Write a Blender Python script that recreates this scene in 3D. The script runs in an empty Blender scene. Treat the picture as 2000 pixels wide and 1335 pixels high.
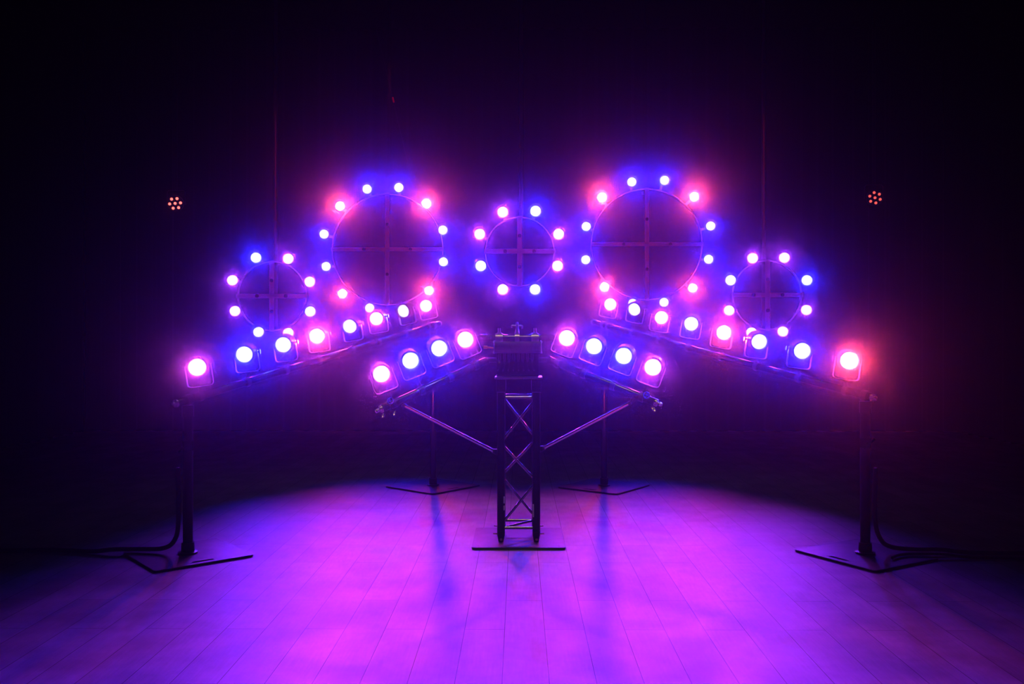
import bpy, bmesh, math, random
from mathutils import Vector, Matrix, Euler, Quaternion
random.seed(7)
S = bpy.context.scene
COL = S.collection
PI = math.pi

# ------------------------------------------------------------------ camera model
F_PX = 1700.0
CAM_H = 1.33
YAW = math.atan(13.0 / F_PX)          # rig axis sits 13 px right of the frame centre
cam_d = bpy.data.cameras.new('camera')
cam = bpy.data.objects.new('camera', cam_d)
COL.objects.link(cam)
cam_d.sensor_width = 36.0
cam_d.lens = F_PX / 2000.0 * 36.0
cam_d.clip_end = 100
cam.location = (0, 0, CAM_H)
cam.rotation_euler = (PI / 2, 0, YAW)
S.camera = cam


def at(px, py, d):
    """world point at depth d seen at a photo pixel"""
    x = (px - 1000.0) / F_PX * d
    z = CAM_H - (py - 667.5) / F_PX * d
    c, s = math.cos(YAW), math.sin(YAW)
    return Vector((x * c - d * s, x * s + d * c, z))


# ------------------------------------------------------------------ materials
MATS = {}


def mat(name, base=(0.5, 0.5, 0.5), rough=0.5, metal=0.0, emit=None, strength=0.0, noise=0.0, scale=20.0, bump=0.0, spec=0.5):
    if name in MATS:
        return MATS[name]
    m = bpy.data.materials.new(name)
    m.use_nodes = True
    nt = m.node_tree
    b = nt.nodes['Principled BSDF']
    b.inputs['Base Color'].default_value = (*base, 1)
    b.inputs['Roughness'].default_value = rough
    b.inputs['Metallic'].default_value = metal
    b.inputs['Specular IOR Level'].default_value = spec
    if emit:
        b.inputs['Emission Color'].default_value = (*emit, 1)
        b.inputs['Emission Strength'].default_value = strength
    if noise or bump:
        tc = nt.nodes.new('ShaderNodeTexCoord')
        n = nt.nodes.new('ShaderNodeTexNoise')
        n.inputs['Scale'].default_value = scale
        n.inputs['Detail'].default_value = 4
        nt.links.new(tc.outputs['Object'], n.inputs['Vector'])
        if noise:
            mr = nt.nodes.new('ShaderNodeMapRange')
            mr.inputs['To Min'].default_value = max(0.02, rough - noise)
            mr.inputs['To Max'].default_value = min(1, rough + noise)
            nt.links.new(n.outputs['Fac'], mr.inputs['Value'])
            nt.links.new(mr.outputs['Result'], b.inputs['Roughness'])
        if bump:
            bp = nt.nodes.new('ShaderNodeBump')
            bp.inputs['Strength'].default_value = bump
            bp.inputs['Distance'].default_value = 0.002
            nt.links.new(n.outputs['Fac'], bp.inputs['Height'])
            nt.links.new(bp.outputs['Normal'], b.inputs['Normal'])
    MATS[name] = m
    return m


M_TUBE = mat('black_gloss_tube', (0.03, 0.03, 0.032), 0.13, 0.0, noise=0.02, scale=40)
M_CHROME = mat('polished_steel_tube', (0.8, 0.8, 0.82), 0.25, 1.0, noise=0.03, scale=40)
M_STEEL = mat('brushed_steel', (0.55, 0.55, 0.56), 0.28, 1.0, noise=0.08, scale=60)
M_DARKMETAL = mat('dark_painted_metal', (0.02, 0.02, 0.022), 0.38, 0.0, noise=0.08, scale=50)
M_BLACK = mat('matte_black_paint', (0.012, 0.012, 0.013), 0.6, noise=0.1, scale=30, bump=0.2)
M_TRUSS = mat('black_truss_paint', (0.014, 0.014, 0.016), 0.32, noise=0.06, scale=40)
M_BRACE = mat('truss_brace_paint', (0.35, 0.35, 0.36), 0.2, 0.9, noise=0.06, scale=40)
M_PLATE = mat('grey_steel_plate', (0.10, 0.10, 0.11), 0.40, noise=0.1, scale=12)
M_HOUSING = mat('black_lamp_housing', (0.02, 0.02, 0.022), 0.35, noise=0.08, scale=50)
M_YOKE = mat('satin_yoke_steel', (0.45, 0.45, 0.46), 0.35, 0.9, noise=0.08, scale=50)
M_RING = mat('grey_ring_steel', (0.55, 0.54, 0.54), 0.45, 0.1, noise=0.1, scale=30)
M_BOLT = mat('zinc_bolt', (0.7, 0.68, 0.6), 0.25, 1.0)
M_BRASS = mat('brass_pin', (0.8, 0.62, 0.28), 0.25, 1.0)
M_RUBBER = mat('black_rubber_cable', (0.012, 0.012, 0.012), 0.55)
M_CASE = mat('grey_box_aluminium', (0.20, 0.20, 0.21), 0.42, 0.7, noise=0.06, scale=25)
M_PLUG = mat('dark_connector', (0.09, 0.09, 0.10), 0.4, 0.4)
M_ORANGE = mat('orange_plug', (0.75, 0.33, 0.04), 0.45)
M_TAPE = mat('white_tape', (0.8, 0.8, 0.76), 0.6)
M_REDGLINT = mat('painted_red_glint', (0.8, 0.03, 0.02), 0.5)  # red-lit highlight of the wire put into the base colour
M_WHEEL = mat('blue_handwheel', (0.10, 0.16, 0.75), 0.35)


# ------------------------------------------------------------------ mesh helpers
def new_bm():
    return bmesh.new()


def frame_z(d):
    d = d.normalized()
    return d.to_track_quat('Z', 'Y').to_matrix().to_4x4()


def add_tube(bm, a, b, r, seg=16, r2=None, caps=True):
    a, b = Vector(a), Vector(b)
    d = b - a
    m = Matrix.Translation((a + b) / 2) @ frame_z(d)
    bmesh.ops.create_cone(bm, cap_ends=caps, segments=seg, radius1=r, radius2=r if r2 is None else r2, depth=d.length, matrix=m)


def add_box(bm, c, s, rot=None, bevel=0.0):
    m = Matrix.Translation(Vector(c)) @ (rot.to_4x4() if rot else Matrix.Identity(4)) @ Matrix.Diagonal((*s, 1))
    r = bmesh.ops.create_cube(bm, size=1.0, matrix=m)
    if bevel:
        vs = r['verts']
        es = list({e for v in vs for e in v.link_edges})
        bmesh.ops.bevel(bm, geom=es, offset=bevel, segments=2, affect='EDGES', profile=0.5)


def add_path(bm, pts, r, seg=10, closed=False, smooth=0):
    """tube swept along a polyline; smooth > 0 subdivides by Catmull-Rom"""
    P = [Vector(p) for p in pts]
    if smooth:
        Q = []
        n = len(P)
        for i in range(n - 1):
            p0, p1, p2, p3 = P[max(i - 1, 0)], P[i], P[i + 1], P[min(i + 2, n - 1)]
            for k in range(smooth):
                t = k / smooth
                Q.append(0.5 * ((2 * p1) + (p2 - p0) * t + (2 * p0 - 5 * p1 + 4 * p2 - p3) * t * t + (3 * p1 - p0 - 3 * p2 + p3) * t ** 3))
        Q.append(P[-1])
        P = Q
    n = len(P)
    loops = []
    up = None
    for i in range(n):
        if closed:
            t = (P[(i + 1) % n] - P[i - 1]).normalized()
        else:
            t = (P[min(i + 1, n - 1)] - P[max(i - 1, 0)]).normalized()
        if up is None:
            up = t.orthogonal().normalized()
        up = (up - t * up.dot(t)).normalized()
        side = t.cross(up)
        loops.append([bm.verts.new(P[i] + (up * math.cos(2 * PI * k / seg) + side * math.sin(2 * PI * k / seg)) * r) for k in range(seg)])
    rng = range(n) if closed else range(n - 1)
    for i in rng:
        A, B = loops[i], loops[(i + 1) % n]
        for k in range(seg):
            bm.faces.new((A[k], A[(k + 1) % seg], B[(k + 1) % seg], B[k]))
    if not closed:
        bm.faces.new(loops[0][::-1])
        bm.faces.new(loops[-1])


def add_lathe(bm, prof, seg=32, m=Matrix.Identity(4), close=False):
    """profile of (radius, y) revolved about local Y"""
    loops = []
    for r, y in prof:
        if r < 1e-6:
            loops.append([bm.verts.new(m @ Vector((0, y, 0)))])
        else:
            loops.append([bm.verts.new(m @ Vector((r * math.cos(2 * PI * k / seg), y, r * math.sin(2 * PI * k / seg)))) for k in range(seg)])
    idx = list(range(len(loops) - 1)) + ([len(loops) - 1] if close else [])
    for i in idx:
        A, B = loops[i], loops[(i + 1) % len(loops)]
        for k in range(seg):
            k2 = (k + 1) % seg
            if len(A) == 1:
                bm.faces.new((A[0], B[k2], B[k]))
            elif len(B) == 1:
                bm.faces.new((A[k], A[k2], B[0]))
            else:
                bm.faces.new((A[k], A[k2], B[k2], B[k]))


def add_strip(bm, pts, half_w, th):
    """flat strip following pts in the local XZ plane, width along Y"""
    n = len(pts)
    P = [Vector((p[0], 0, p[1])) for p in pts]
    rows = []
    for i in range(n):
        t = (P[min(i + 1, n - 1)] - P[max(i - 1, 0)]).normalized()
        nn = Vector((-t.z, 0, t.x)) * th / 2
        rows.append([bm.verts.new(P[i] + nn + Vector((0, -half_w, 0))), bm.verts.new(P[i] + nn + Vector((0, half_w, 0))),
                     bm.verts.new(P[i] - nn + Vector((0, half_w, 0))), bm.verts.new(P[i] - nn + Vector((0, -half_w, 0)))])
    for i in range(n - 1):
        for k in range(4):
            bm.faces.new((rows[i][k], rows[i][(k + 1) % 4], rows[i + 1][(k + 1) % 4], rows[i + 1][k]))
    bm.faces.new(rows[0][::-1])
    bm.faces.new(rows[-1])


def mesh(name, bm, m, sharp=35):
    bmesh.ops.recalc_face_normals(bm, faces=bm.faces)
    me = bpy.data.meshes.new(name)
    bm.to_mesh(me)
    bm.free()
    me.materials.append(m)
    for p in me.polygons:
        p.use_smooth = True
    me.set_sharp_from_angle(angle=math.radians(sharp))
    return me


def place(name, me, parent=None, mw=None, label=None):
    o = bpy.data.objects.new(name, me)
    COL.objects.link(o)
    if parent is not None:
        o.parent = parent
    if mw is not None:
        o.matrix_local = mw
    if label:
        o['label'] = label
    return o


def obj(name, bm, m, parent=None, label=None, mw=None):
    return place(name, mesh(name, bm, m), parent, mw, label)


def thing(name, label, cat, mw, group=None):
    o = bpy.data.objects.new(name, None)
    COL.objects.link(o)
    o.empty_display_size = 0.05
    o.matrix_world = mw
    o['label'] = label
    o['category'] = cat
    if group:
        o['group'] = group
    return o


def mark(o, label, cat, group=None):
    o['label'] = label
    o['category'] = cat
    if group:
        o['group'] = group
    return o


def loc(v):
    return Matrix.Translation(Vector(v))


# ------------------------------------------------------------------ the room
X0, X1, Y0, Y1, ZC = -6.5, 6.5, -4.0, 13.0, 6.0


def floor_material():
    m = bpy.data.materials.new('plank_floor')
    m.use_nodes = True
    nt = m.node_tree
    L = nt.links.new
    N = nt.nodes.new
    b = nt.nodes['Principled BSDF']
    tc = N('ShaderNodeTexCoord')
    mp = N('ShaderNodeMapping')
    mp.inputs['Rotation'].default_value = (0, 0, PI / 2)
    mp.inputs['Location'].default_value = (0.37, 0.065, 0)
    L(tc.outputs['Object'], mp.inputs['Vector'])
    br = N('ShaderNodeTexBrick')
    br.offset = 0.37
    br.offset_frequency = 2
    br.inputs['Scale'].default_value = 1.0
    br.inputs['Brick Width'].default_value = 1.22
    br.inputs['Row Height'].default_value = 0.185
    br.inputs['Mortar Size'].default_value = 0.0019
    br.inputs['Mortar Smooth'].default_value = 0.3
    br.inputs['Bias'].default_value = 0.0
    br.inputs['Color1'].default_value = (0.32, 0.32, 0.32, 1)
    br.inputs['Color2'].default_value = (0.40, 0.40, 0.40, 1)
    br.inputs['Mortar'].default_value = (0.07, 0.07, 0.07, 1)
    L(mp.outputs['Vector'], br.inputs['Vector'])
    # wood grain running along the boards and scuffed patches
    mg = N('ShaderNodeMapping')
    mg.inputs['Scale'].default_value = (30, 2.0, 1)
    L(tc.outputs['Object'], mg.inputs['Vector'])
    ng = N('ShaderNodeTexNoise')
    ng.inputs['Scale'].default_value = 3.0
    ng.inputs['Detail'].default_value = 6
    L(mg.outputs['Vector'], ng.inputs['Vector'])
    npat = N('ShaderNodeTexNoise')
    npat.inputs['Scale'].default_value = 3.2
    npat.inputs['Detail'].default_value = 5
    npat.inputs['Roughness'].default_value = 0.6
    L(tc.outputs['Object'], npat.inputs['Vector'])
    r1 = N('ShaderNodeMapRange')
    r1.inputs['From Min'].default_value = 0.3
    r1.inputs['From Max'].default_value = 0.7
    r1.inputs['To Min'].default_value = 0.90
    r1.inputs['To Max'].default_value = 1.07
    L(ng.outputs['Fac'], r1.inputs['Value'])
    r2 = N('ShaderNodeMapRange')
    r2.inputs['From Min'].default_value = 0.35
    r2.inputs['From Max'].default_value = 0.65
    r2.inputs['To Min'].default_value = 0.70
    r2.inputs['To Max'].default_value = 1.1
    L(npat.outputs['Fac'], r2.inputs['Value'])
    mu = N('ShaderNodeMath')
    mu.operation = 'MULTIPLY'
    L(r1.outputs['Result'], mu.inputs[0])
    L(r2.outputs['Result'], mu.inputs[1])
    vm = N('ShaderNodeVectorMath')
    vm.operation = 'SCALE'
    L(br.outputs['Color'], vm.inputs[0])
    L(mu.outputs[0], vm.inputs['Scale'])
    L(vm.outputs['Vector'], b.inputs['Base Color'])
    rr = N('ShaderNodeMapRange')
    rr.inputs['To Min'].default_value = 0.38
    rr.inputs['To Max'].default_value = 0.62
    L(npat.outputs['Fac'], rr.inputs['Value'])
    L(rr.outputs['Result'], b.inputs['Roughness'])
    b.inputs['Specular IOR Level'].default_value = 0.35
    bp = N('ShaderNodeBump')
    bp.inputs['Strength'].default_value = 0.25
    bp.inputs['Distance'].default_value = 0.002
    nf = N('ShaderNodeTexNoise')
    nf.inputs['Scale'].default_value = 160
    L(tc.outputs['Object'], nf.inputs['Vector'])
    L(nf.outputs['Fac'], bp.inputs['Height'])
    L(bp.outputs['Normal'], b.inputs['Normal'])
    return m


def structure(name, bm, m, label=None):
    o = obj(name, bm, m)
    o['kind'] = 'structure'
    lab = {'floor': 'grey plank floor lit violet under the lamps', 'ceiling': 'black ceiling above the stage',
           'wall_back': 'black pleated drape behind the hanging rings', 'wall_left': 'black pleated drape along the left side of the stage',
           'wall_right': 'black pleated drape along the right side of the stage', 'wall_front': 'black pleated drape behind the viewer'}
    o['label'] = lab[name]
    o['category'] = {'floor': 'floor', 'ceiling': 'ceiling'}.get(name, 'drape')
    return o


bm = new_bm()
add_box(bm, ((X0 + X1) / 2, (Y0 + Y1) / 2, -0.05), (X1 - X0 + 0.4, Y1 - Y0 + 0.4, 0.1))
structure('floor', bm, floor_material())

M_DRAPE = mat('black_stage_drape', (0.012, 0.012, 0.014), 0.9, noise=0.05, scale=80, bump=0.3, spec=0.1)


def drape(name, p0, p1, nrm):
    """pleated black drape from p0 to p1 (floor points), folds along nrm"""
    bm = new_bm()
    p0, p1, nrm = Vector(p0), Vector(p1), Vector(nrm)
    Ln = (p1 - p0).length
    n = int(Ln / 0.03)
    cols = []
    for i in range(n + 1):
        t = i / n
        s = t * Ln
        f = 0.045 * math.sin(2 * PI * s / 0.27 + 0.8 * math.sin(s * 1.7)) + 0.02 * math.sin(2 * PI * s / 0.11)
        q = p0.lerp(p1, t) + nrm * f
        cols.append((bm.verts.new(q + Vector((0, 0, 0.002))), bm.verts.new(q + Vector((0, 0, ZC)))))
    for i in range(n):
        bm.faces.new((cols[i][0], cols[i + 1][0], cols[i + 1][1], cols[i][1]))
    o = structure(name, bm, M_DRAPE)
    return o


drape('wall_back', (X0, Y1, 0), (X1, Y1, 0), (0, -1, 0))
drape('wall_left', (X0, Y0, 0), (X0, Y1, 0), (1, 0, 0))
drape('wall_right', (X1, Y0, 0), (X1, Y1, 0), (-1, 0, 0))
drape('wall_front', (X0, Y0, 0), (X1, Y0, 0), (0, 1, 0))
bm = new_bm()
add_box(bm, ((X0 + X1) / 2, (Y0 + Y1) / 2, ZC + 0.05), (X1 - X0 + 0.4, Y1 - Y0 + 0.4, 0.1))
structure('ceiling', bm, mat('black_ceiling', (0.01, 0.01, 0.01), 0.9, noise=0.05, scale=5))

# ------------------------------------------------------------------ lamps
LENS_R = 0.053
K = 0.9
COLOURS = {   # radiance leaving the lens
    'blue': (1.5, 2.2, 215.0),
    'magenta': (30.0, 2.2, 72.0),
    'pink': (46.0, 2.6, 34.0),
    'red': (190.0, 8.0, 11.0),
}
WORDS = {'blue': 'blue', 'magenta': 'magenta', 'pink': 'hot-pink', 'red': 'red'}
SPREAD = {'bar': {'blue': 46, 'red': 52, 'pink': 52}, 'ring': {'blue': 51, 'red': 45, 'magenta': 43}}
GAIN = {'bar': {'blue': 1.0, 'red': 0.85, 'pink': 0.75}, 'ring': {'blue': 0.66, 'red': 0.85, 'magenta': 0.48}}
LIGHTS = {}


def beam_data(c, kind):
    key = (c, kind)
    if key not in LIGHTS:
        ld = bpy.data.lights.new('lamp_beam_' + c, 'AREA')
        ld.shape = 'DISK'
        ld.size = LENS_R * 2 * 0.98
        rgb = COLOURS[c]
        mx = max(rgb)
        ld.color = [v / mx for v in rgb]
        ld.energy = K * GAIN[kind][c] * mx * PI * PI * LENS_R ** 2
        ld.spread = math.radians(SPREAD[kind][c])
        LIGHTS[key] = ld
    return LIGHTS[key]


MC = {}


def lens_mesh(c):
    if ('lens', c) not in MC:
        bm = new_bm()
        n = 5
        prof = [(0, 0.004)]
        prof = [(LENS_R * k / n, -0.010 * (1 - (k / n) ** 2)) for k in range(0, n + 1)] + [(LENS_R, 0.006), (0, 0.006)]
        add_lathe(bm, prof, 40)
        rgb = COLOURS[c]
        m = bpy.data.materials.new('lit_lens_' + c)
        m.use_nodes = True
        b = m.node_tree.nodes['Principled BSDF']
        b.inputs['Base Color'].default_value = (0.6, 0.6, 0.6, 1)
        b.inputs['Roughness'].default_value = 0.2
        b.inputs['Emission Color'].default_value = (*[min(1.0, 0.50 + 0.50 * v / max(rgb)) for v in rgb], 1)
        b.inputs['Emission Strength'].default_value = 2.1
        m.cycles.emission_sampling = 'NONE'
        MC[('lens', c)] = mesh('lens', bm, m, 50)
    return MC[('lens', c)]


def hood_mesh():
    if 'hood' not in MC:
        bm = new_bm()
        # open-ended hood around the lens, lens plane at y = 0
        add_lathe(bm, [(0.0585, -0.016), (0.0665, -0.016), (0.0680, -0.012), (0.0680, 0.030), (0.0640, 0.034), (0.0585, 0.034)], 40, close=True)
        MC['hood'] = mesh('hood', bm, M_HOUSING)
    return MC['hood']


def housing_mesh():
    if 'housing' not in MC:
        bm = new_bm()
        prof = [(0, 0.0085), (0.0575, 0.0085), (0.0575, 0.035)]
        y = 0.036
        for k in range(6):                       # cooling fins
            prof += [(0.066, y), (0.066, y + 0.005), (0.056, y + 0.006), (0.056, y + 0.012)]
            y += 0.013
        prof += [(0.060, y), (0.052, y + 0.018), (0.030, y + 0.026), (0, y + 0.026)]
        add_lathe(bm, prof, 36)
        MC['housing'] = mesh('housing', bm, M_HOUSING)
    return MC['housing']


YH = 0.125      # pivot height above the yoke base
YW = 0.078      # half width of the yoke


def yoke_mesh():
    if 'yoke' not in MC:
        bm = new_bm()
        pts = [(-YW, YH + 0.012), (-YW, 0.02), (-YW + 0.004, 0.009), (-YW + 0.012, 0.003), (-YW + 0.022, 0.0)]
        pts = pts + [(-x, z) for x, z in pts[::-1]]
        add_strip(bm, pts, 0.0125, 0.0045)
        MC['yoke'] = mesh('yoke', bm, M_YOKE)
    return MC['yoke']


def knob_mesh():
    if 'knob' not in MC:
        bm = new_bm()
        add_tube(bm, (-0.030, 0, 0), (-0.012, 0, 0), 0.006, 12)
        add_tube(bm, (-0.012, 0, 0), (0.004, 0, 0), 0.008, 12)
        add_tube(bm, (0.004, 0, 0), (0.012, 0, 0), 0.016, 10)
        add_box(bm, (0.008, 0, 0), (0.008, 0.040, 0.010), bevel=0.002)
        MC['knob'] = mesh('knob', bm, M_DARKMETAL)
    return MC['knob']


def bolt_mesh():
    if 'bolt' not in MC:
        bm = new_bm()
        add_tube(bm, (0, 0, 0.0023), (0, 0, 0.009), 0.0085, 6)
        add_tube(bm, (0, 0, 0.009), (0, 0, 0.022), 0.0045, 10)
        MC['bolt'] = mesh('bolt', bm, M_BOLT)
    return MC['bolt']


def small_bracket_mesh():
    if 'bracket' not in MC:
        bm = new_bm()
        # steel strap: behind the housing, down to the hoop
        add_box(bm, (0, 0.156, -0.022), (0.030, 0.006, 0.085), bevel=0.001)
        add_tube(bm, (0, 0.138, 0), (0, 0.158, 0), 0.010, 12)
        MC['bracket'] = mesh('bracket', bm, M_YOKE)
    return MC['bracket']


def add_head(t, c, kind, mw):
    """lens, hood, housing and beam under thing t; mw puts the lens centre, facing local -Y"""
    w = WORDS[c]
    place('lens', lens_mesh(c), t, mw, f'round lens glowing {w}')
    place('hood', hood_mesh(), t, mw)
    place('housing', housing_mesh(), t, mw)
    b = bpy.data.objects.new('lamp_beam', beam_data(c, kind))
    COL.objects.link(b)
    b.parent = t
    b.matrix_local = mw @ loc((0, -0.012, 0)) @ Matrix.Rotation(-PI / 2, 4, 'X')   # light -Z -> local -Y


def bar_lamp(px, py, d, c, roll, yaw, tilt, bar_a, bar_b, bar_r, label, group):
    """spotlight on a yoke clamped to the bar a-b, its lens seen at the given pixel at depth d"""
    lens = at(px, py, d)
    body = Matrix.Rotation(math.radians(yaw), 4, 'Z') @ Matrix.Rotation(math.radians(roll), 4, 'Y')
    head = loc((0, 0, YH)) @ Matrix.Rotation(math.radians(tilt), 4, 'X') @ loc((0, -0.050, 0))
    off = (body @ head).translation
    base = lens - off
    t = thing('spotlight', label, 'spotlight', loc(base) @ body, group)
    add_head(t, c, 'bar', head)
    place('yoke', yoke_mesh(), t)
    for s in (-1, 1):
        place('knob', knob_mesh(), t, loc((s * (YW + 0.003 + 0.004), 0, YH)) @ (Matrix.Rotation(PI, 4, 'Z') if s < 0 else Matrix.Identity(4)))
    for x in (-0.046, 0.0, 0.046):
        place('bolt', bolt_mesh(), t, loc((x, 0, 0)))
    # clamp: stem from the yoke base to a coupler around the pipe
    inv = (loc(base) @ body).inverted()
    A, B = inv @ bar_a, inv @ bar_b
    ax = (B - A).normalized()
    p = A + ax * (Vector((0, 0, -0.02)) - A).dot(ax)      # pipe point nearest the base
    bm = new_bm()
    m = loc(p) @ ax.to_track_quat('Y', 'Z').to_matrix().to_4x4()
    add_lathe(bm, [(bar_r + 0.0015, -0.016), (bar_r + 0.009, -0.016), (bar_r + 0.009, 0.016), (bar_r + 0.0015, 0.016)], 28, m, close=True)
    top = Vector((0, 0, -0.0035))
    dirn = (top - p).normalized()
    add_tube(bm, p + dirn * (bar_r + 0.006), top, 0.011, 14)
    add_tube(bm, top + Vector((0, 0, -0.010)), top, 0.020, 14)
    sd = ax.cross(dirn).normalized()
    sd = sd if sd.y > 0 else -sd
    add_tube(bm, p + sd * (bar_r + 0.004), p + sd * (bar_r + 0.045), 0.005, 10)
    add_box(bm, p + sd * (bar_r + 0.035), (0.026, 0.012, 0.010), bevel=0.002)
    obj('clamp', bm, M_DARKMETAL, t)
    return t


# ------------------------------------------------------------------ rings of lamps
def ring(cx, cy, d, hoop_px, lamps, label, clock, pipe_dx, bars):
    c = at(cx, cy, d)
    r = hoop_px / F_PX * d
    t = thing('hanging_ring_frame', label, 'lamp ring', loc(c), 'lamp rings hung behind the tower')
    bm = new_bm()
    add_lathe(bm, [(r - 0.004, -0.022), (r + 0.004, -0.022), (r + 0.004, 0.022), (r - 0.004, 0.022)], 96, close=True)
    obj('hoop', bm, M_RING, t)
    bw = 0.052
    bm = new_bm()
    add_box(bm, (0, -0.026, 0), (bw, 0.006, 2 * r + 0.02), bevel=0.001)
    obj('upright_flat', bm, M_RING, t)
    bm = new_bm()
    add_box(bm, (0, -0.033, 0), (2 * r + 0.02, 0.006, bw * 0.9), bevel=0.001)
    obj('cross_flat', bm, M_RING, t)
    for (x, z) in ((0.42 * r, 0), (-0.42 * r, 0), (0, 0.45 * r), (0, -0.45 * r)):
        bm = new_bm()
        y = -0.0365 if z == 0 else -0.0295
        add_tube(bm, (x, y, z), (x, y - 0.008, z), 0.020, 16)
        add_tube(bm, (x, y - 0.008, z), (x, y - 0.020, z), 0.009, 10)
        obj('bolt', bm, M_DARKMETAL, t)
    bm = new_bm()
    x = pipe_dx / F_PX * d
    add_tube(bm, (x, 0.048, -r), (x, 0.048, ZC - c.z - 0.001), 0.020, 16)
    obj('drop_pipe', bm, M_TUBE if hoop_px > 90 else M_CASE, t)
    for s in (0.93, -0.93):
        bm = new_bm()
        add_box(bm, (x * 0.5, 0.0, s * r), (abs(x) + 0.075, 0.044, 0.03), bevel=0.003)
        obj('pipe_clamp', bm, M_DARKMETAL, t)
    n = len(lamps)
    for (px, py, col), (hour, extra) in zip(lamps, clock):
        p = at(px, py, d - 0.201)
        rel = p - c
        ang = math.atan2(rel.x, rel.z)
        body = Matrix.Rotation(ang, 4, 'Y')
        lab = f'{WORDS[col]} glowing lamp at {hour} on {extra}'
        l = thing('spotlight', lab, 'spotlight', loc(p) @ body, 'lamps on the hanging rings')
        # beams lean a little towards the floor and the viewer
        head = body.inverted() @ Matrix.Rotation(math.atan2(p.x, p.y - 3.0), 4, 'Z').inverted() @ Matrix.Rotation(math.radians(16.5), 4, 'X')
        add_head(l, col, 'ring', head)
        rad = math.hypot(rel.x, rel.z)
        bm = new_bm()
        zz = r + 0.0075 - rad                     # hoop surface, measured from the lamp centre
        add_tube(bm, (0, 0.136, 0), (0, 0.172, 0), 0.011, 12)
        add_box(bm, (0, 0.170, zz / 2 + 0.004), (0.030, 0.005, abs(zz) + 0.03), bevel=0.001)
        add_box(bm, (0, 0.190, zz + 0.0015), (0.034, 0.040, 0.005), bevel=0.001)
        obj('bracket', bm, M_YOKE, l)
    return t


H8 = ['eleven', 'one', 'two', 'four', 'five', 'seven', 'eight', 'ten']


def clock8(where):
    return [(f"{h} o'clock", where) for h in H8]


H12 = ['half past eleven', 'half past twelve', 'half past one', 'half past two', 'half past three', 'half past four',
       'half past five', 'half past six', 'half past seven', 'half past eight', 'half past nine', 'half past ten']


def clock12(where):
    return [(h, where) for h in H12]


b_, m_, r_ = 'blue', 'magenta', 'red'
ring(532, 578, 9.3, 67, [(500, 503, b_), (563, 505, m_), (605, 550, m_), (606, 608, b_), (563, 650, m_), (505, 648, b_), (459, 607, m_), (454, 547, m_)],
     'small ring with cross bars, leftmost of the five hanging rings', clock8('the leftmost small ring'), 4, None)
ring(757, 487, 10.7, 108, [(717, 369, b_), (779, 366, b_), (833, 397, r_), (865, 449, b_), (866, 511, b_), (838, 567, r_),
                           (784, 603, b_), (722, 601, b_), (669, 573, r_), (637, 520, b_), (633, 457, b_), (664, 402, r_)],
     'large ring with cross bars, left one of the two large hanging rings', clock12('the left large ring'), 3, None)
ring(1015, 491, 9.0, 67, [(982, 414, m_), (1046, 412, b_), (1091, 457, m_), (1089, 519, m_), (1045, 565, b_), (982, 565, m_), (939, 519, b_), (937, 457, m_)],
     'small ring with cross bars, middle of the five hanging rings', clock8('the middle small ring'), 3, None)
ring(1263, 477, 10.7, 108, [(1234, 355, b_), (1298, 352, b_), (1356, 384, r_), (1388, 441, b_), (1384, 506, b_), (1353, 562, r_),
                            (1297, 590, b_), (1236, 592, b_), (1181, 560, r_), (1144, 507, b_), (1145, 442, b_), (1176, 385, r_)],
     'large ring with cross bars, right one of the two large hanging rings', clock12('the right large ring'), -3, None)
ring(1498, 576, 9.3, 67, [(1470, 504, m_), (1532, 503, m_), (1576, 547, b_), (1575, 605, m_), (1529, 647, m_), (1468, 649, m_), (1424, 606, m_), (1427, 547, b_)],
     'small ring with cross bars, rightmost of the five hanging rings', clock8('the rightmost small ring'), -4, None)

# ------------------------------------------------------------------ rear lighting bars on stands
PIPE_R = 0.024


def depth_on(a, b, px):
    """depth of the bar a-b where it is seen at column px"""
    best = None
    for k in range(401):
        t = -0.05 + 1.1 * k / 400
        p = a.lerp(b, t)
        q = p - Vector((0, 0, CAM_H))
        c, s = math.cos(-YAW), math.sin(-YAW)
        x, y = q.x * c - q.y * s, q.x * s + q.y * c
        e = abs(1000 + F_PX * x / y - px)
        if best is None or e < best[0]:
            best = (e, y)
    return best[1]


def lighting_bar(a, b, label):
    t = thing('lighting_rail', label, 'lighting bar', loc((a + b) / 2), 'rear lighting bars')
    o = (a + b) / 2
    d = (b - a).normalized()
    bm = new_bm()
    add_tube(bm, a - o, b - o, PIPE_R, 24)
    obj('pipe', bm, M_TUBE, t)
    for p, s in ((a, -1), (b, 1)):
        bm = new_bm()
        add_tube(bm, p - o + d * s * 0.0005, p - o + d * s * 0.012, PIPE_R * 1.02, 20)
        add_tube(bm, p - o + d * s * 0.012, p - o + d * s * 0.03, PIPE_R * 0.6, 16)
        obj('end_cap', bm, M_STEEL, t)
    # cable tied along the front of the pipe
    hn = d.cross(Vector((0, 0, 1))).normalized()
    hn = hn if hn.y < 0 else -hn
    bm = new_bm()
    pts = []
    n = 26
    for k in range(n + 1):
        q = a.lerp(b, 0.04 + 0.92 * k / n) - o
        pts.append(q + hn * 0.054 + Vector((0, 0, -0.030 - 0.018 * (0.5 - 0.5 * math.cos(2 * PI * k / 4)))))
    add_path(bm, pts, 0.006, 8, smooth=3)
    obj('power_cable', bm, M_RUBBER, t)
    return t


LA, LB = at(345, 787, 5.35), at(857, 632, 8.09)
RA, RB = at(1703, 776, 5.38), at(1160, 629, 8.14)
lighting_bar(LA, LB, 'long black lighting bar sloping up from the left outer stand')
lighting_bar(RA, RB, 'long black lighting bar sloping up from the right outer stand')

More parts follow.
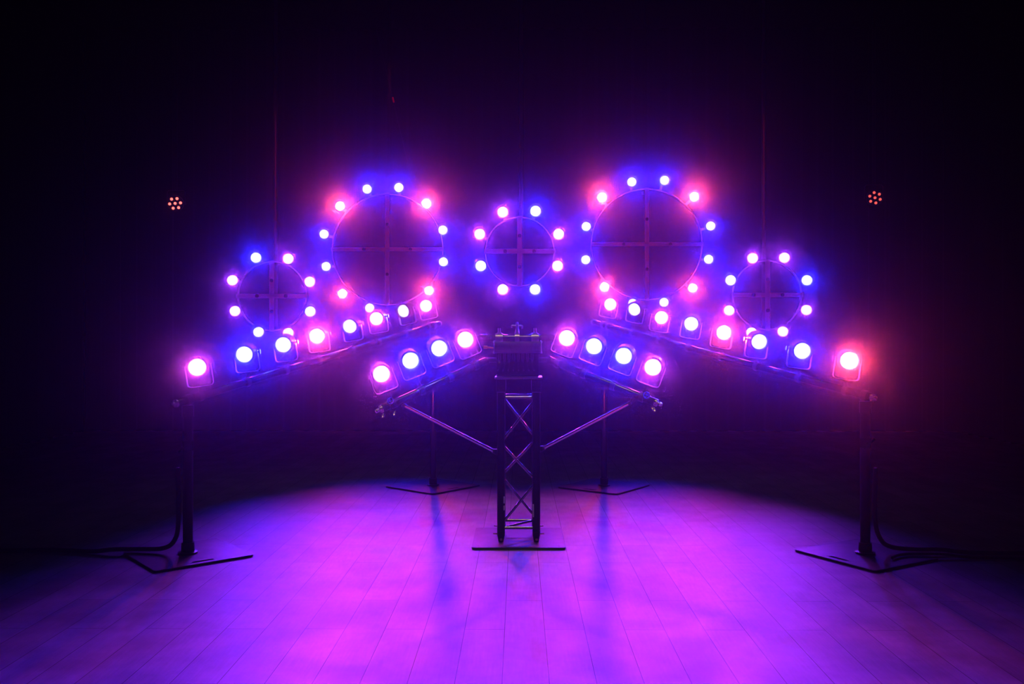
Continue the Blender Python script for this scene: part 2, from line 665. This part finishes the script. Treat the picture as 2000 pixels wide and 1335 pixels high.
ORD = ['first', 'second', 'third', 'fourth', 'fifth', 'sixth', 'seventh', 'eighth']
left_bar = [(385, 717, 'pink', -8, 13, 4), (477, 692, b_, -7, 4, 8), (553, 673, b_, -8, 2, 9), (619, 656, r_, -8, 4, 8),
            (683, 637, b_, -10, -8, 12), (735, 622, 'pink', -10, 0, 10), (788, 607, b_, -12, -22, 12), (832, 597, 'pink', -12, -4, 8)]
right_bar = [(1659, 704, r_, 8, -13, 4), (1567, 685, b_, 8, -4, 8), (1483, 667, b_, 8, 0, 9), (1414, 649, r_, 9, 0, 8),
             (1350, 632, b_, 10, -16, 12), (1292, 620, 'pink', 10, 0, 10), (1239, 604, b_, 12, -26, 12), (1192, 594, 'pink', 12, 0, 8)]
for lst, a, b, side in ((left_bar, LA, LB, 'left'), (right_bar, RA, RB, 'right')):
    for i, (px, py, c, roll, yaw, tilt) in enumerate(lst):
        d = depth_on(a, b, px) - 0.05
        bar_lamp(px, py, d, c, roll, yaw, tilt, a, b, PIPE_R,
                 f'{WORDS[c]} glowing spotlight, {ORD[i]} from the outer end of the {side} rear bar', 'spotlights on the rear bars')


def plate_with_slot(bm, half, th, slot_c, slot_l, slot_w, bev=0.02):
    """square plate with one carrying slot parallel to its -Y edge"""
    xs = [-half, -slot_l / 2, slot_l / 2, half]
    ys = [-half, slot_c - slot_w / 2, slot_c + slot_w / 2, half]
    g = [[bm.verts.new((x, y, 0)) for x in xs] for y in ys]
    fs = []
    for j in range(3):
        for i in range(3):
            if i == 1 and j == 1:
                continue
            fs.append(bm.faces.new((g[j][i], g[j][i + 1], g[j + 1][i + 1], g[j + 1][i])))
    ex = bmesh.ops.extrude_face_region(bm, geom=fs)
    vs = [v for v in ex['geom'] if isinstance(v, bmesh.types.BMVert)]
    bmesh.ops.translate(bm, vec=(0, 0, th), verts=vs)
    ce = [e for e in bm.edges if abs(e.verts[0].co.z - e.verts[1].co.z) > th * 0.5 and abs(abs(e.verts[0].co.x) - half) < 1e-5 and abs(abs(e.verts[0].co.y) - half) < 1e-5]
    bmesh.ops.bevel(bm, geom=ce, offset=bev, segments=4, affect='EDGES', profile=0.5)


def stand(x, y, rot, half, pole_r, a, b, label):
    t = thing('floor_stand', label, 'stand', loc((x, y, 0)), 'floor stands under the rear bars')
    bm = new_bm()
    plate_with_slot(bm, half, 0.012, -half + 0.055, 0.13, 0.030)
    obj('base_plate', bm, M_PLATE, t, mw=loc((0, 0, 0.001)) @ Matrix.Rotation(rot, 4, 'Z'))
    # height of the bar straight above
    d2 = Vector((b.x - a.x, b.y - a.y))
    k = ((x - a.x) * d2.x + (y - a.y) * d2.y) / d2.length_squared
    p = a.lerp(b, k)
    top = p.z - PIPE_R - 0.022
    bm = new_bm()
    add_tube(bm, (0, 0, 0.0135), (0, 0, top), pole_r, 24)
    obj('pole', bm, M_BLACK if pole_r > 0.027 else M_TUBE, t)
    bm = new_bm()
    add_lathe(bm, [(pole_r + 0.001, 0), (pole_r + 0.030, 0), (pole_r + 0.030, 0.010), (pole_r + 0.010, 0.014), (pole_r + 0.010, 0.07), (pole_r + 0.001, 0.07)], 24,
              loc((0, 0, 0.0135)) @ Matrix.Rotation(PI / 2, 4, 'X'), close=True)
    obj('foot_socket', bm, M_DARKMETAL, t)
    bm = new_bm()
    ax = (b - a).normalized()
    m = loc(p - Vector((x, y, 0))) @ ax.to_track_quat('Y', 'Z').to_matrix().to_4x4()
    add_lathe(bm, [(PIPE_R + 0.0015, -0.02), (PIPE_R + 0.010, -0.02), (PIPE_R + 0.010, 0.02), (PIPE_R + 0.0015, 0.02)], 28, m, close=True)
    add_tube(bm, (0, 0, top - 0.06), (0, 0, top + 0.012), pole_r + 0.006, 20)
    obj('saddle_clamp', bm, M_DARKMETAL, t)
    bm = new_bm()
    zl = top * 0.74
    add_tube(bm, (0, 0, zl - 0.03), (0, 0, zl + 0.03), pole_r + 0.003, 20)
    add_tube(bm, (0, -pole_r, zl), (0.0, -pole_r - 0.03, zl), 0.007, 10)
    add_tube(bm, (-0.035, -pole_r - 0.03, zl - 0.03), (0.035, -pole_r - 0.03, zl + 0.03), 0.006, 10)
    obj('locking_lever', bm, M_TUBE, t)
    return t, top


def floor_pt(px, py):
    d = CAM_H * F_PX / (py - 667.5)
    p = at(px, py, d)
    return p.x, p.y


def on_line(a, b, px):
    d = depth_on(a, b, px)
    p = at(px, 700, d)
    return p.x, p.y


xl, yl = on_line(LA, LB, 367)
stand(xl, yl, math.atan2(0.40, 0.459), 0.30, 0.030, LA, LB, 'thick black pole on a floor plate under the low end of the left rear bar')
xr, yr = on_line(RA, RB, 1690)
stand(xr, yr, math.atan2(-0.52, 0.303), 0.30, 0.030, RA, RB, 'thick black pole on a floor plate under the low end of the right rear bar')
xli, yli = on_line(LA, LB, 846)
stand(xli, yli, math.radians(50), 0.31, 0.0268, LA, LB, 'slim black pole on a plate under the high end of the left rear bar')
xri, yri = on_line(RA, RB, 1180)
stand(xri, yri, math.radians(-36), 0.31, 0.0268, RA, RB, 'slim black pole on a plate under the high end of the right rear bar')

# ------------------------------------------------------------------ tower
TY0, TY1 = 5.74, 5.98           # front and rear chords
TX = 0.1165
TC = Vector((0, (TY0 + TY1) / 2, 0))
tower = thing('truss_tower', 'short black lattice truss tower on a square floor plate in the centre', 'truss tower', loc(TC))


def tp(x, y, z):
    return Vector((x - TC.x, y - TC.y, z))


PL_T = 0.013
bm = new_bm()
add_box(bm, (0, 0.015, 0.001 + PL_T / 2), (0.605, 0.60, PL_T))
ce = [e for e in bm.edges if abs(e.verts[0].co.z - e.verts[1].co.z) > 0.005]
bmesh.ops.bevel(bm, geom=ce, offset=0.022, segments=5, affect='EDGES', profile=0.5)
for x in (-0.26, 0.26):
    for y in (-0.24, 0.27):
        add_tube(bm, (x, y, 0.012), (x, y, 0.0155), 0.006, 12)
obj('base_plate', bm, M_PLATE, tower)
for x in (-TX, TX):
    for y in (TY0, TY1):
        bm = new_bm()
        add_tube(bm, tp(x, y, 0.09), tp(x, y, 1.0), 0.026, 24)
        obj('chord', bm, M_TRUSS, tower)
        bm = new_bm()
        add_tube(bm, tp(x, y, 0.088), tp(x, y, 0.055), 0.0262, 20)
        add_tube(bm, tp(x, y, 0.055), tp(x, y, 0.0145), 0.024, 20, r2=0.017)
        obj('spigot', bm, M_TRUSS, tower)
        sx = 1 if x > 0 else -1
        bm = new_bm()
        add_tube(bm, tp(x + sx * 0.02, y - 0.012, 0.068), tp(x + sx * 0.052, y - 0.022, 0.072 ), 0.0045, 10)
        obj('pin', bm, M_BRASS, tower, 'brass locking pin')
        bm = new_bm()
        add_tube(bm, tp(x + 0.002, y - 0.020, 0.034), tp(x + 0.002, y - 0.030, 0.034), 0.009, 12)
        add_tube(bm, tp(x + 0.002, y - 0.030, 0.034), tp(x + 0.002, y - 0.036, 0.034), 0.005, 10)
        obj('foot_bolt', bm, M_BRASS, tower)
        # corner block under the head plate
        bm = new_bm()
        add_box(bm, tp(x, y, 1.043), (0.062, 0.062, 0.082), bevel=0.004)
        for zz in (1.02, 1.065):
            for xx in (-0.018, 0.018):
                add_tube(bm, tp(x + xx, y - 0.030, zz), tp(x + xx, y - 0.037, zz), 0.0055, 8)
        obj('corner_block', bm, M_DARKMETAL, tower)
nodes = [(0.93, 0.70), (0.635, 0.44), (0.38, 0.155)]


def brace(a, b, r=0.0085):
    bm = new_bm()
    add_tube(bm, a, b, r, 14)
    obj('brace', bm, M_BRACE, tower)


ins = TX - 0.024
for k, (z1, z0) in enumerate(nodes):
    s = 1 if k % 2 == 0 else -1
    brace(tp(s * ins, TY0, z1), tp(-s * ins, TY0, z0))          # front face
    brace(tp(-s * ins, TY1, z1), tp(s * ins, TY1, z0))          # rear face
    for x in (-TX, TX):
        ya, yb = (TY0 + 0.024, TY1 - 0.024) if s > 0 else (TY1 - 0.024, TY0 + 0.024)
        brace(tp(x, ya, z1), tp(x, yb, z0))
for z in (0.106, 0.965):
    for y in (TY0, TY1):
        bm = new_bm()
        add_tube(bm, tp(-ins, y, z), tp(ins, y, z), 0.0095, 14)
        obj('rung', bm, M_BRACE, tower)
    for x in (-TX, TX):
        bm = new_bm()
        add_tube(bm, tp(x, TY0 + 0.024, z), tp(x, TY1 - 0.024, z), 0.0095, 14)
        obj('rung', bm, M_BRACE, tower)
brace(tp(-ins, TY0 + 0.01, 0.106), tp(ins, TY1 - 0.01, 0.106))
bm = new_bm()
add_box(bm, tp(0, (TY0 + TY1) / 2, 1.0935), (0.315, 0.325, 0.012), bevel=0.002)
obj('head_plate', bm, M_YOKE, tower)
# white tape marks on the inner sides of the front chords
for x, za, zb in ((-TX + 0.0215, 0.225, 0.255), (-TX + 0.0215, 0.27, 0.315), (TX - 0.0205, 0.18, 0.265)):
    bm = new_bm()
    add_box(bm, tp(x, TY0 - 0.0185, (za + zb) / 2), (0.010, 0.004, zb - za), Matrix.Rotation(math.radians(45 if x < 0 else -45), 3, 'Z'))
    obj('tape_strip', bm, M_TAPE, tower, 'white tape strip')
# mast and cross pipe above the head plate
MY = 6.02
bm = new_bm()
add_box(bm, tp(0, MY, 1.215), (0.05, 0.036, 0.230), bevel=0.003)
add_box(bm, tp(0, MY - 0.005, 1.104), (0.12, 0.05, 0.008))
obj('mast', bm, M_TRUSS, tower)
CPZ = 1.358
bm = new_bm()
add_tube(bm, tp(-0.27, MY, CPZ), tp(0.265, MY, CPZ), PIPE_R, 24)
obj('cross_pipe', bm, M_TUBE, tower)
for px in (975, 1045):
    x = at(px, 660, MY).x
    bm = new_bm()
    mm = loc(tp(x, MY, CPZ)) @ Matrix.Rotation(PI / 2, 4, 'Z')
    add_lathe(bm, [(PIPE_R + 0.001, -0.026), (PIPE_R + 0.008, -0.026), (PIPE_R + 0.008, 0.026), (PIPE_R + 0.001, 0.026)], 24, mm, close=True)
    add_box(bm, tp(x, MY, CPZ + 0.034), (0.030, 0.03, 0.010), bevel=0.002)
    for dx in (-0.007, 0.007):
        add_tube(bm, tp(x + dx, MY, CPZ + 0.035), tp(x + dx, MY, CPZ + 0.068), 0.0035, 10)
    add_box(bm, tp(x, MY - PIPE_R - 0.010, CPZ - 0.012), (0.034, 0.012, 0.034), bevel=0.003)
    obj('coupler', bm, M_YOKE, tower)
bm = new_bm()
x = at(1010, 660, MY).x
mm = loc(tp(x, MY, CPZ)) @ Matrix.Rotation(PI / 2, 4, 'Z')
add_lathe(bm, [(PIPE_R + 0.001, -0.016), (PIPE_R + 0.010, -0.016), (PIPE_R + 0.010, 0.016), (PIPE_R + 0.001, 0.016)], 24, mm, close=True)
add_tube(bm, tp(x, MY, CPZ + 0.030), tp(x, MY, CPZ + 0.062), 0.017, 16, r2=0.009)
add_tube(bm, tp(x, MY, CPZ + 0.062), tp(x, MY, CPZ + 0.110), 0.008, 12)
add_tube(bm, tp(x - 0.038, MY, CPZ + 0.086), tp(x + 0.036, MY, CPZ + 0.084), 0.005, 10)
add_tube(bm, tp(x - 0.038, MY, CPZ + 0.088), tp(x - 0.038, MY, CPZ + 0.070), 0.005, 10)
add_tube(bm, tp(x + 0.036, MY, CPZ + 0.086), tp(x + 0.036, MY, CPZ + 0.062), 0.006, 10)
add_tube(bm, tp(x, MY - 0.036, CPZ + 0.004), tp(x, MY - 0.044, CPZ + 0.004), 0.008, 12)
obj('hook_clamp', bm, M_YOKE, tower)

# ------------------------------------------------------------------ distribution box on the tower
BX = at(1011, 680, 5.75).x
BY = 5.845
box = thing('distribution_box', 'grey ribbed power box with a row of plugs on top of the tower', 'power box', loc((BX, BY, 1.1005)))


def bp_(x, y, z):
    return Vector((x - BX, y - BY, z - 1.1005))


bm = new_bm()
add_box(bm, bp_(BX, 5.875, 1.18), (0.285, 0.16, 0.157), bevel=0.004)
obj('case', bm, M_BLACK, box)
bm = new_bm()
prof = [(5.745, 1.256), (5.728, 1.260), (5.722, 1.272), (5.722, 1.290), (5.730, 1.295), (5.730, 1.299), (5.722, 1.304), (5.724, 1.322), (5.738, 1.334), (5.955, 1.334), (5.955, 1.2605), (5.77, 1.2605)]
hw = 0.152
La = [bm.verts.new(bp_(BX - hw, y, z)) for y, z in prof]
Lb = [bm.verts.new(bp_(BX + hw, y, z)) for y, z in prof]
for k in range(len(prof)):
    k2 = (k + 1) % len(prof)
    bm.faces.new((La[k], La[k2], Lb[k2], Lb[k]))
bm.faces.new(La[::-1])
bm.faces.new(Lb)
obj('ribbed_cover', bm, M_CASE, box)
for s in (-1, 1):
    bm = new_bm()
    add_box(bm, bp_(BX + s * 0.1555, 5.838, 1.297), (0.005, 0.245, 0.088), bevel=0.0015)
    for zz in (1.262, 1.33):
        add_tube(bm, bp_(BX + s * 0.157, 5.73, zz), bp_(BX + s * 0.163, 5.73, zz), 0.005, 10)
    obj('end_plate', bm, M_YOKE, box)
for k in range(8):
    px = 976 + 9.05 * k
    x = at(px, 700, 5.76).x
    bm = new_bm()
    add_tube(bm, bp_(x, 5.768, 1.2605), bp_(x, 5.768, 1.214), 0.0105, 14)
    add_tube(bm, bp_(x, 5.768, 1.2135), bp_(x, 5.765, 1.196), 0.0075, 12, r2=0.005)
    s = obj('connector', bm, M_PLUG, box)
    bm = new_bm()
    add_tube(bm, bp_(x, 5.7640, 1.206), bp_(x + (k - 3.5) * 0.0009, 5.757, 1.190), 0.0035, 8)
    obj('strain_relief', bm, M_BOLT, s, 'bright metal plug tip')
    bm = new_bm()
    xe = x + (k - 3.5) * 0.004
    add_path(bm, [bp_(x, 5.766, 1.197), bp_(x, 5.752, 1.172), bp_(x + (xe - x) * 0.5, 5.758, 1.150), bp_(xe, 5.785, 1.140)], 0.004, 8, smooth=5)
    obj('lead', bm, M_RUBBER, s)
bm = new_bm()
a = at(952, 678, 5.80)
add_tube(bm, a - Vector((BX, BY, 1.1005)), a - Vector((BX, BY, 1.1005)) + Vector((-0.026, 0, 0.001)), 0.011, 14)
add_tube(bm, bp_(BX - 0.158, 5.80, 1.290), a - Vector((BX, BY, 1.1005)), 0.006, 12)
obj('side_plug', bm, M_ORANGE, box, 'orange plug')

# ------------------------------------------------------------------ front booms with struts
def boom(inner, outer, strut_in, strut_out, s, label):
    t = thing('lighting_boom', label, 'boom arm', loc(inner), 'boom arms on the tower')
    d = (outer - inner).normalized()
    up = Vector((0, 0, 1))
    nrm = (up - d * up.dot(d)).normalized()
    L = (outer - inner).length
    Q = lambda v: v - inner
    bm = new_bm()
    add_tube(bm, Vector((0, 0, 0)), d * L, PIPE_R, 24)
    obj('pipe', bm, M_TUBE, t)
    # hinge to the mast
    bm = new_bm()
    add_path(bm, [Vector((s * 0.0275, MY, 1.20)) - inner, Vector((s * 0.12, MY, 1.205)) - inner, d * 0.0 + Vector((0, 0.012, 0))], 0.016, 14)
    add_box(bm, Vector((s * 0.031, MY, 1.20)) - inner, (0.008, 0.032, 0.07), bevel=0.002)
    obj('hinge_bracket', bm, M_DARKMETAL, t)
    # hand wheel, end fittings
    bm = new_bm()
    wc = d * (L - 0.075) + Vector((0, -0.066, 0.012)) + nrm * 0.012
    m = loc(wc) @ Matrix.Rotation(math.radians(-s * 38), 4, 'Z') @ Matrix.Rotation(math.radians(s * 20), 4, 'Y')
    add_lathe(bm, [(0.017, -0.004), (0.0225, -0.004), (0.0225, 0.004), (0.017, 0.004)], 28, m, close=True)
    add_lathe(bm, [(0, -0.005), (0.006, -0.005), (0.006, 0.006), (0, 0.006)], 14, m)
    add_tube(bm, m @ Vector((-0.018, 0, 0)), m @ Vector((0.018, 0, 0)), 0.003, 8)
    add_tube(bm, m @ Vector((0, 0, -0.018)), m @ Vector((0, 0, 0.018)), 0.003, 8)
    add_tube(bm, m @ Vector((0, 0.005, 0)), m @ Vector((0, 0.018, 0)), 0.004, 8)
    obj('hand_wheel', bm, M_WHEEL, t, 'blue hand wheel')
    bm = new_bm()
    add_tube(bm, d * (L + 0.001), d * (L + 0.018), PIPE_R * 1.03, 20)
    add_tube(bm, d * (L + 0.018), d * (L + 0.05), PIPE_R * 0.55, 16)
    obj('end_cap', bm, M_STEEL, t)
    for k, (o1, r1) in enumerate((((0.0, 0.0, -0.040), 0.010), ((0.03, -0.01, -0.046), 0.008), ((-0.07 * s * -1, -0.01, 0.0), 0.007))):
        bm = new_bm()
        c = d * (L - 0.01 - 0.05 * k) + Vector(o1)
        add_tube(bm, c, c + Vector((0.004 * s, -0.012, -0.014)), r1, 10)
        add_tube(bm, c + Vector((0.004 * s, -0.012, -0.014)), c + Vector((0.006 * s, -0.018, -0.022)), r1 * 0.6, 8)
        obj('end_bolt', bm, M_BOLT, t)
    # strut down to the tower
    bm = new_bm()
    add_tube(bm, Q(strut_in), Q(strut_out), 0.0105, 16)
    st = obj('strut', bm, M_CHROME, t, 'slim bright tube bracing the arm to the tower')
    bm = new_bm()
    sd = (strut_out - strut_in).normalized()
    add_tube(bm, Q(strut_in) - sd * 0.018, Q(strut_in) + sd * 0.012, 0.0165, 14)
    add_box(bm, Q(strut_in) - sd * 0.010 + Vector((0, -0.012, 0.006)), (0.020, 0.022, 0.032), bevel=0.003)
    obj('strut_clamp', bm, M_DARKMETAL, st)
    bm = new_bm()
    hp = inner + d * ((strut_out - inner).dot(d))
    add_tube(bm, Q(strut_out) - sd * 0.016, Q(strut_out) + sd * 0.004, 0.014, 14)
    add_tube(bm, Q(strut_out), Q(hp), 0.008, 10)
    obj('strut_hinge', bm, M_DARKMETAL, st)
    # cable slung under the arm
    bm = new_bm()
    pts = []
    for k in range(13):
        f = 0.14 + 0.66 * k / 12
        sag = 0.036 + 0.035 * (0.5 - 0.5 * math.cos(2 * PI * k / 4)) * (1 if s > 0 else 0.5)
        pts.append(d * (L * f) - nrm * sag + Vector((0, 0.01, 0)))
    add_path(bm, pts, 0.0055, 8, smooth=4)
    obj('power_cable', bm, M_RUBBER, t)
    return t


LI, LO = at(951, 703, 5.97), at(747, 797, 5.66)
RI, RO = at(1072, 702, 5.97), at(1279, 785, 5.66)
boom(LI, LO, at(966, 881, 5.80), at(787, 790, 5.70), -1, 'left boom arm sloping down from the tower, held by a slim strut')
boom(RI, RO, at(1060, 875, 5.80), at(1231, 786, 5.70), 1, 'right boom arm sloping down from the tower, held by a slim strut')
left_boom = [(745, 730, 'pink', -21, 12, 6), (802, 704, b_, -21, 14, 9), (858, 680, b_, -22, 14, 9), (909, 663, 'pink', -23, 6, 6)]
right_boom = [(1275, 717, 'pink', 20, -12, 6), (1218, 695, b_, 20, -14, 9), (1160, 676, b_, 21, -14, 9), (1107, 660, 'pink', 21, -6, 6)]
for lst, a, b, side, s in ((left_boom, LI, LO, 'left', -1), (right_boom, RI, RO, 'right', 1)):
    for i, (px, py, c, roll, yaw, tilt) in enumerate(lst):
        d = depth_on(a, b, px - s * 12) - 0.045
        bar_lamp(px, py, d, c, roll, yaw, tilt, a, b, PIPE_R,
                 f'{WORDS[c]} glowing spotlight, {ORD[i]} from the low end of the {side} boom arm', 'spotlights on the boom arms')

# ------------------------------------------------------------------ floor cables
def cable(pts, r, label):
    bm = new_bm()
    add_path(bm, pts, r, 10, smooth=8)
    return mark(obj('cable', bm, M_RUBBER), label, 'cable')


zf = 0.016
cable([(xl - 0.055, yl - 0.02, 0.55), (xl - 0.052, yl - 0.02, 0.22), (xl - 0.075, yl - 0.02, 0.10), (xl - 0.15, yl + 0.00, 0.045), (xl - 0.30, yl + 0.02, 0.034), (xl - 0.48, yl + 0.02, 0.031), (xl - 0.62, yl + 0.03, 0.016),
       (xl - 0.9, yl + 0.06, zf), (xl - 1.6, yl + 0.02, zf), (xl - 2.4, yl + 0.1, zf), (xl - 3.2, yl, zf)], 0.014,
      'thick black cable curving off the front left stand along the floor')
cable([(xr + 0.055, yr - 0.02, 0.55), (xr + 0.052, yr - 0.02, 0.24), (xr + 0.085, yr - 0.02, 0.11), (xr + 0.17, yr + 0.02, 0.05), (xr + 0.32, yr + 0.02, 0.034), (xr + 0.48, yr + 0.03, 0.031), (xr + 0.62, yr + 0.03, 0.016),
       (xr + 0.9, yr + 0.00, zf), (xr + 1.6, yr + 0.05, zf), (xr + 2.4, yr - 0.02, zf), (xr + 3.2, yr, zf)], 0.014,
      'thick black cable curving off the front right stand along the floor')
cable([(xr + 0.10, yr - 0.16, 0.025), (xr + 0.16, yr - 0.10, 0.027), (xr + 0.26, yr - 0.06, 0.027), (xr + 0.46, yr - 0.07, 0.026), (xr + 0.60, yr - 0.09, 0.011), (xr + 0.8, yr - 0.10, 0.011), (xr + 1.3, yr - 0.14, 0.011), (xr + 2.0, yr - 0.10, 0.011), (xr + 3.0, yr - 0.12, 0.011)], 0.009,
      'thinner black cable looping over the front right stand plate')

# ------------------------------------------------------------------ wash lights with seven red diodes
def wash(px, py, d, rot, tilt, yaw, strength, label):
    c = at(px, py, d)
    t = thing('hanging_wash_light', label, 'wash light', loc(c), 'wash lights above the stage sides')
    R = Matrix.Rotation(math.radians(yaw), 4, 'Z') @ Matrix.Rotation(math.radians(tilt), 4, 'X')
    bm = new_bm()
    add_lathe(bm, [(0, 0.0), (0.088, 0.0), (0.088, -0.02), (0.094, -0.02), (0.096, 0.06), (0.075, 0.085), (0, 0.085)], 40)
    obj('housing', bm, M_HOUSING, t, mw=R)
    ml = mat(f'red_diode_{strength}', (0.5, 0.1, 0.1), 0.3, emit=(1.0, 0.12, 0.10), strength=strength)
    for k in range(7):
        bm = new_bm()
        rr = 0 if k == 6 else 0.062
        an = math.radians(rot + 60 * k)
        add_lathe(bm, [(0, -0.010), (0.010, -0.009), (0.016, -0.004), (0.0165, -0.0005), (0, -0.0005)], 16, loc((rr * math.cos(an), 0, rr * math.sin(an))))
        o = obj('diode', bm, ml, t, mw=R)
        if k == 0:
            o['label'] = 'red glowing diode'
    bm = new_bm()
    hh = 0.16
    pts = [(-0.108, 0.0), (-0.108, hh - 0.02), (-0.09, hh), (0.09, hh), (0.108, hh - 0.02), (0.108, 0.0)]
    add_strip(bm, pts, 0.012, 0.004)
    for s in (-1, 1):
        add_tube(bm, (s * 0.096, 0, 0), (s * 0.118, 0, 0), 0.012, 12)
    obj('yoke', bm, M_DARKMETAL, t, mw=loc((0, 0.03, 0)))
    bm = new_bm()
    add_tube(bm, (0, 0.03, hh + 0.003), (0, 0.03, ZC - c.z - 0.001), 0.018, 14)
    obj('drop_pipe', bm, M_BLACK, t)


wash(342, 397, 10.4, 8, 12, 14, 3.0, 'wash light with seven red dots high on the left')
wash(1709, 386, 10.4, 40, 8, -14, 1.0, 'dimmer wash light with seven red dots high on the right')

# slanting safety wire with a painted red highlight tag above the left large ring
bm = new_bm()
top = at(755, 140, 10.7)
mid = at(772, 212, 10.7)
dirw = (mid - top).normalized()
end = at(811, 380, 10.70)
up_ = top + (top - mid).normalized() * ((ZC - 0.002 - top.z) / (top - mid).normalized().z)
wire = thing('hanging_wire', 'slanting safety wire with a painted red highlight tag above the left large ring', 'wire', loc(top))
add_tube(bm, up_ - top, end - top, 0.003, 10)
obj('strand', bm, M_RUBBER, wire)
bm = new_bm()
q = at(767, 190, 10.7) - top
add_tube(bm, q, q + dirw * 0.065, 0.010, 12)  # short red piece stands in for the highlight on the strand
obj('mark', bm, M_REDGLINT, wire, 'painted red highlight tag')

# ------------------------------------------------------------------ house lights and added spots out of frame
def spot(name, p, tgt, col, energy, angle, blend=0.6, size=0.08):
    ld = bpy.data.lights.new(name, 'SPOT')
    ld.energy = energy
    ld.color = col
    ld.spot_size = math.radians(angle)
    ld.spot_blend = blend
    ld.shadow_soft_size = size
    o = bpy.data.objects.new(name, ld)
    COL.objects.link(o)
    o.location = p
    o.rotation_euler = (Vector(tgt) - Vector(p)).to_track_quat('-Z', 'Y').to_euler()
    return o


for sx in (-1, 1):      # red and warm house lamps; the low pair is added to streak the poles
    spot('front_red_spot', (sx * 1.2, -2.5, 4.6), (sx * 1.9, 9.8, 2.4), (1.0, 0.04, 0.16), 360, 15, 0.3)
    spot('pole_streak_spot', (sx * 0.5, -1.2, 0.3), (sx * 0.81, 8.0, 0.84), (1.0, 0.06, 0.03), 420, 6.2, 0.5, 0.10)  # added spots that draw a red streak on the inner poles
spot('front_red_spot', (0.0, -2.5, 4.6), (0.07, 9.0, 2.27), (1.0, 0.04, 0.16), 550, 6, 0.4)
spot('front_red_spot', (-0.6, -2.5, 4.6), (-1.47, 10.65, 4.33), (1.0, 0.04, 0.06), 1500, 4.5, 0.6)  # added narrow spot, only there to light the red piece on the wire
spot('work_light_warm', (0.0, 3.7, 5.6), (0, 5.75, 0.75), (1.0, 0.70, 0.30), 100, 25, 0.4, 0.20)

# ------------------------------------------------------------------ haze and view
w = bpy.data.worlds.new('World')
S.world = w
w.use_nodes = True
nt = w.node_tree
nt.nodes['Background'].inputs['Color'].default_value = (0, 0, 0, 1)
nt.nodes['Background'].inputs['Strength'].default_value = 0
wide = nt.nodes.new('ShaderNodeVolumeScatter')      # thin haze: a broad and a strongly forward part
wide.inputs['Color'].default_value = (0.78, 0.78, 1.0, 1)
wide.inputs['Density'].default_value = 0.00025
wide.inputs['Anisotropy'].default_value = 0.78
tight = nt.nodes.new('ShaderNodeVolumeScatter')
tight.inputs['Color'].default_value = (0.78, 0.78, 1.0, 1)
tight.inputs['Density'].default_value = 0.0011
tight.inputs['Anisotropy'].default_value = 0.95
halo = nt.nodes.new('ShaderNodeVolumeScatter')
halo.inputs['Color'].default_value = (0.78, 0.78, 1.0, 1)
halo.inputs['Density'].default_value = 0.005
halo.inputs['Anisotropy'].default_value = 0.990
add1 = nt.nodes.new('ShaderNodeAddShader')
nt.links.new(wide.outputs['Volume'], add1.inputs[0])
nt.links.new(tight.outputs['Volume'], add1.inputs[1])
addn = nt.nodes.new('ShaderNodeAddShader')
nt.links.new(add1.outputs['Shader'], addn.inputs[0])
nt.links.new(halo.outputs['Volume'], addn.inputs[1])
nt.links.new(addn.outputs['Shader'], nt.nodes['World Output'].inputs['Volume'])

S.view_settings.view_transform = 'Standard'
S.view_settings.look = 'None'
S.view_settings.gamma = 1
S.view_settings.use_curve_mapping = False
S.view_settings.exposure = 0.0
S.cycles.max_bounces = 6
S.cycles.volume_bounces = 0
S.cycles.use_denoising = True
S.cycles.denoising_input_passes = 'RGB_ALBEDO'
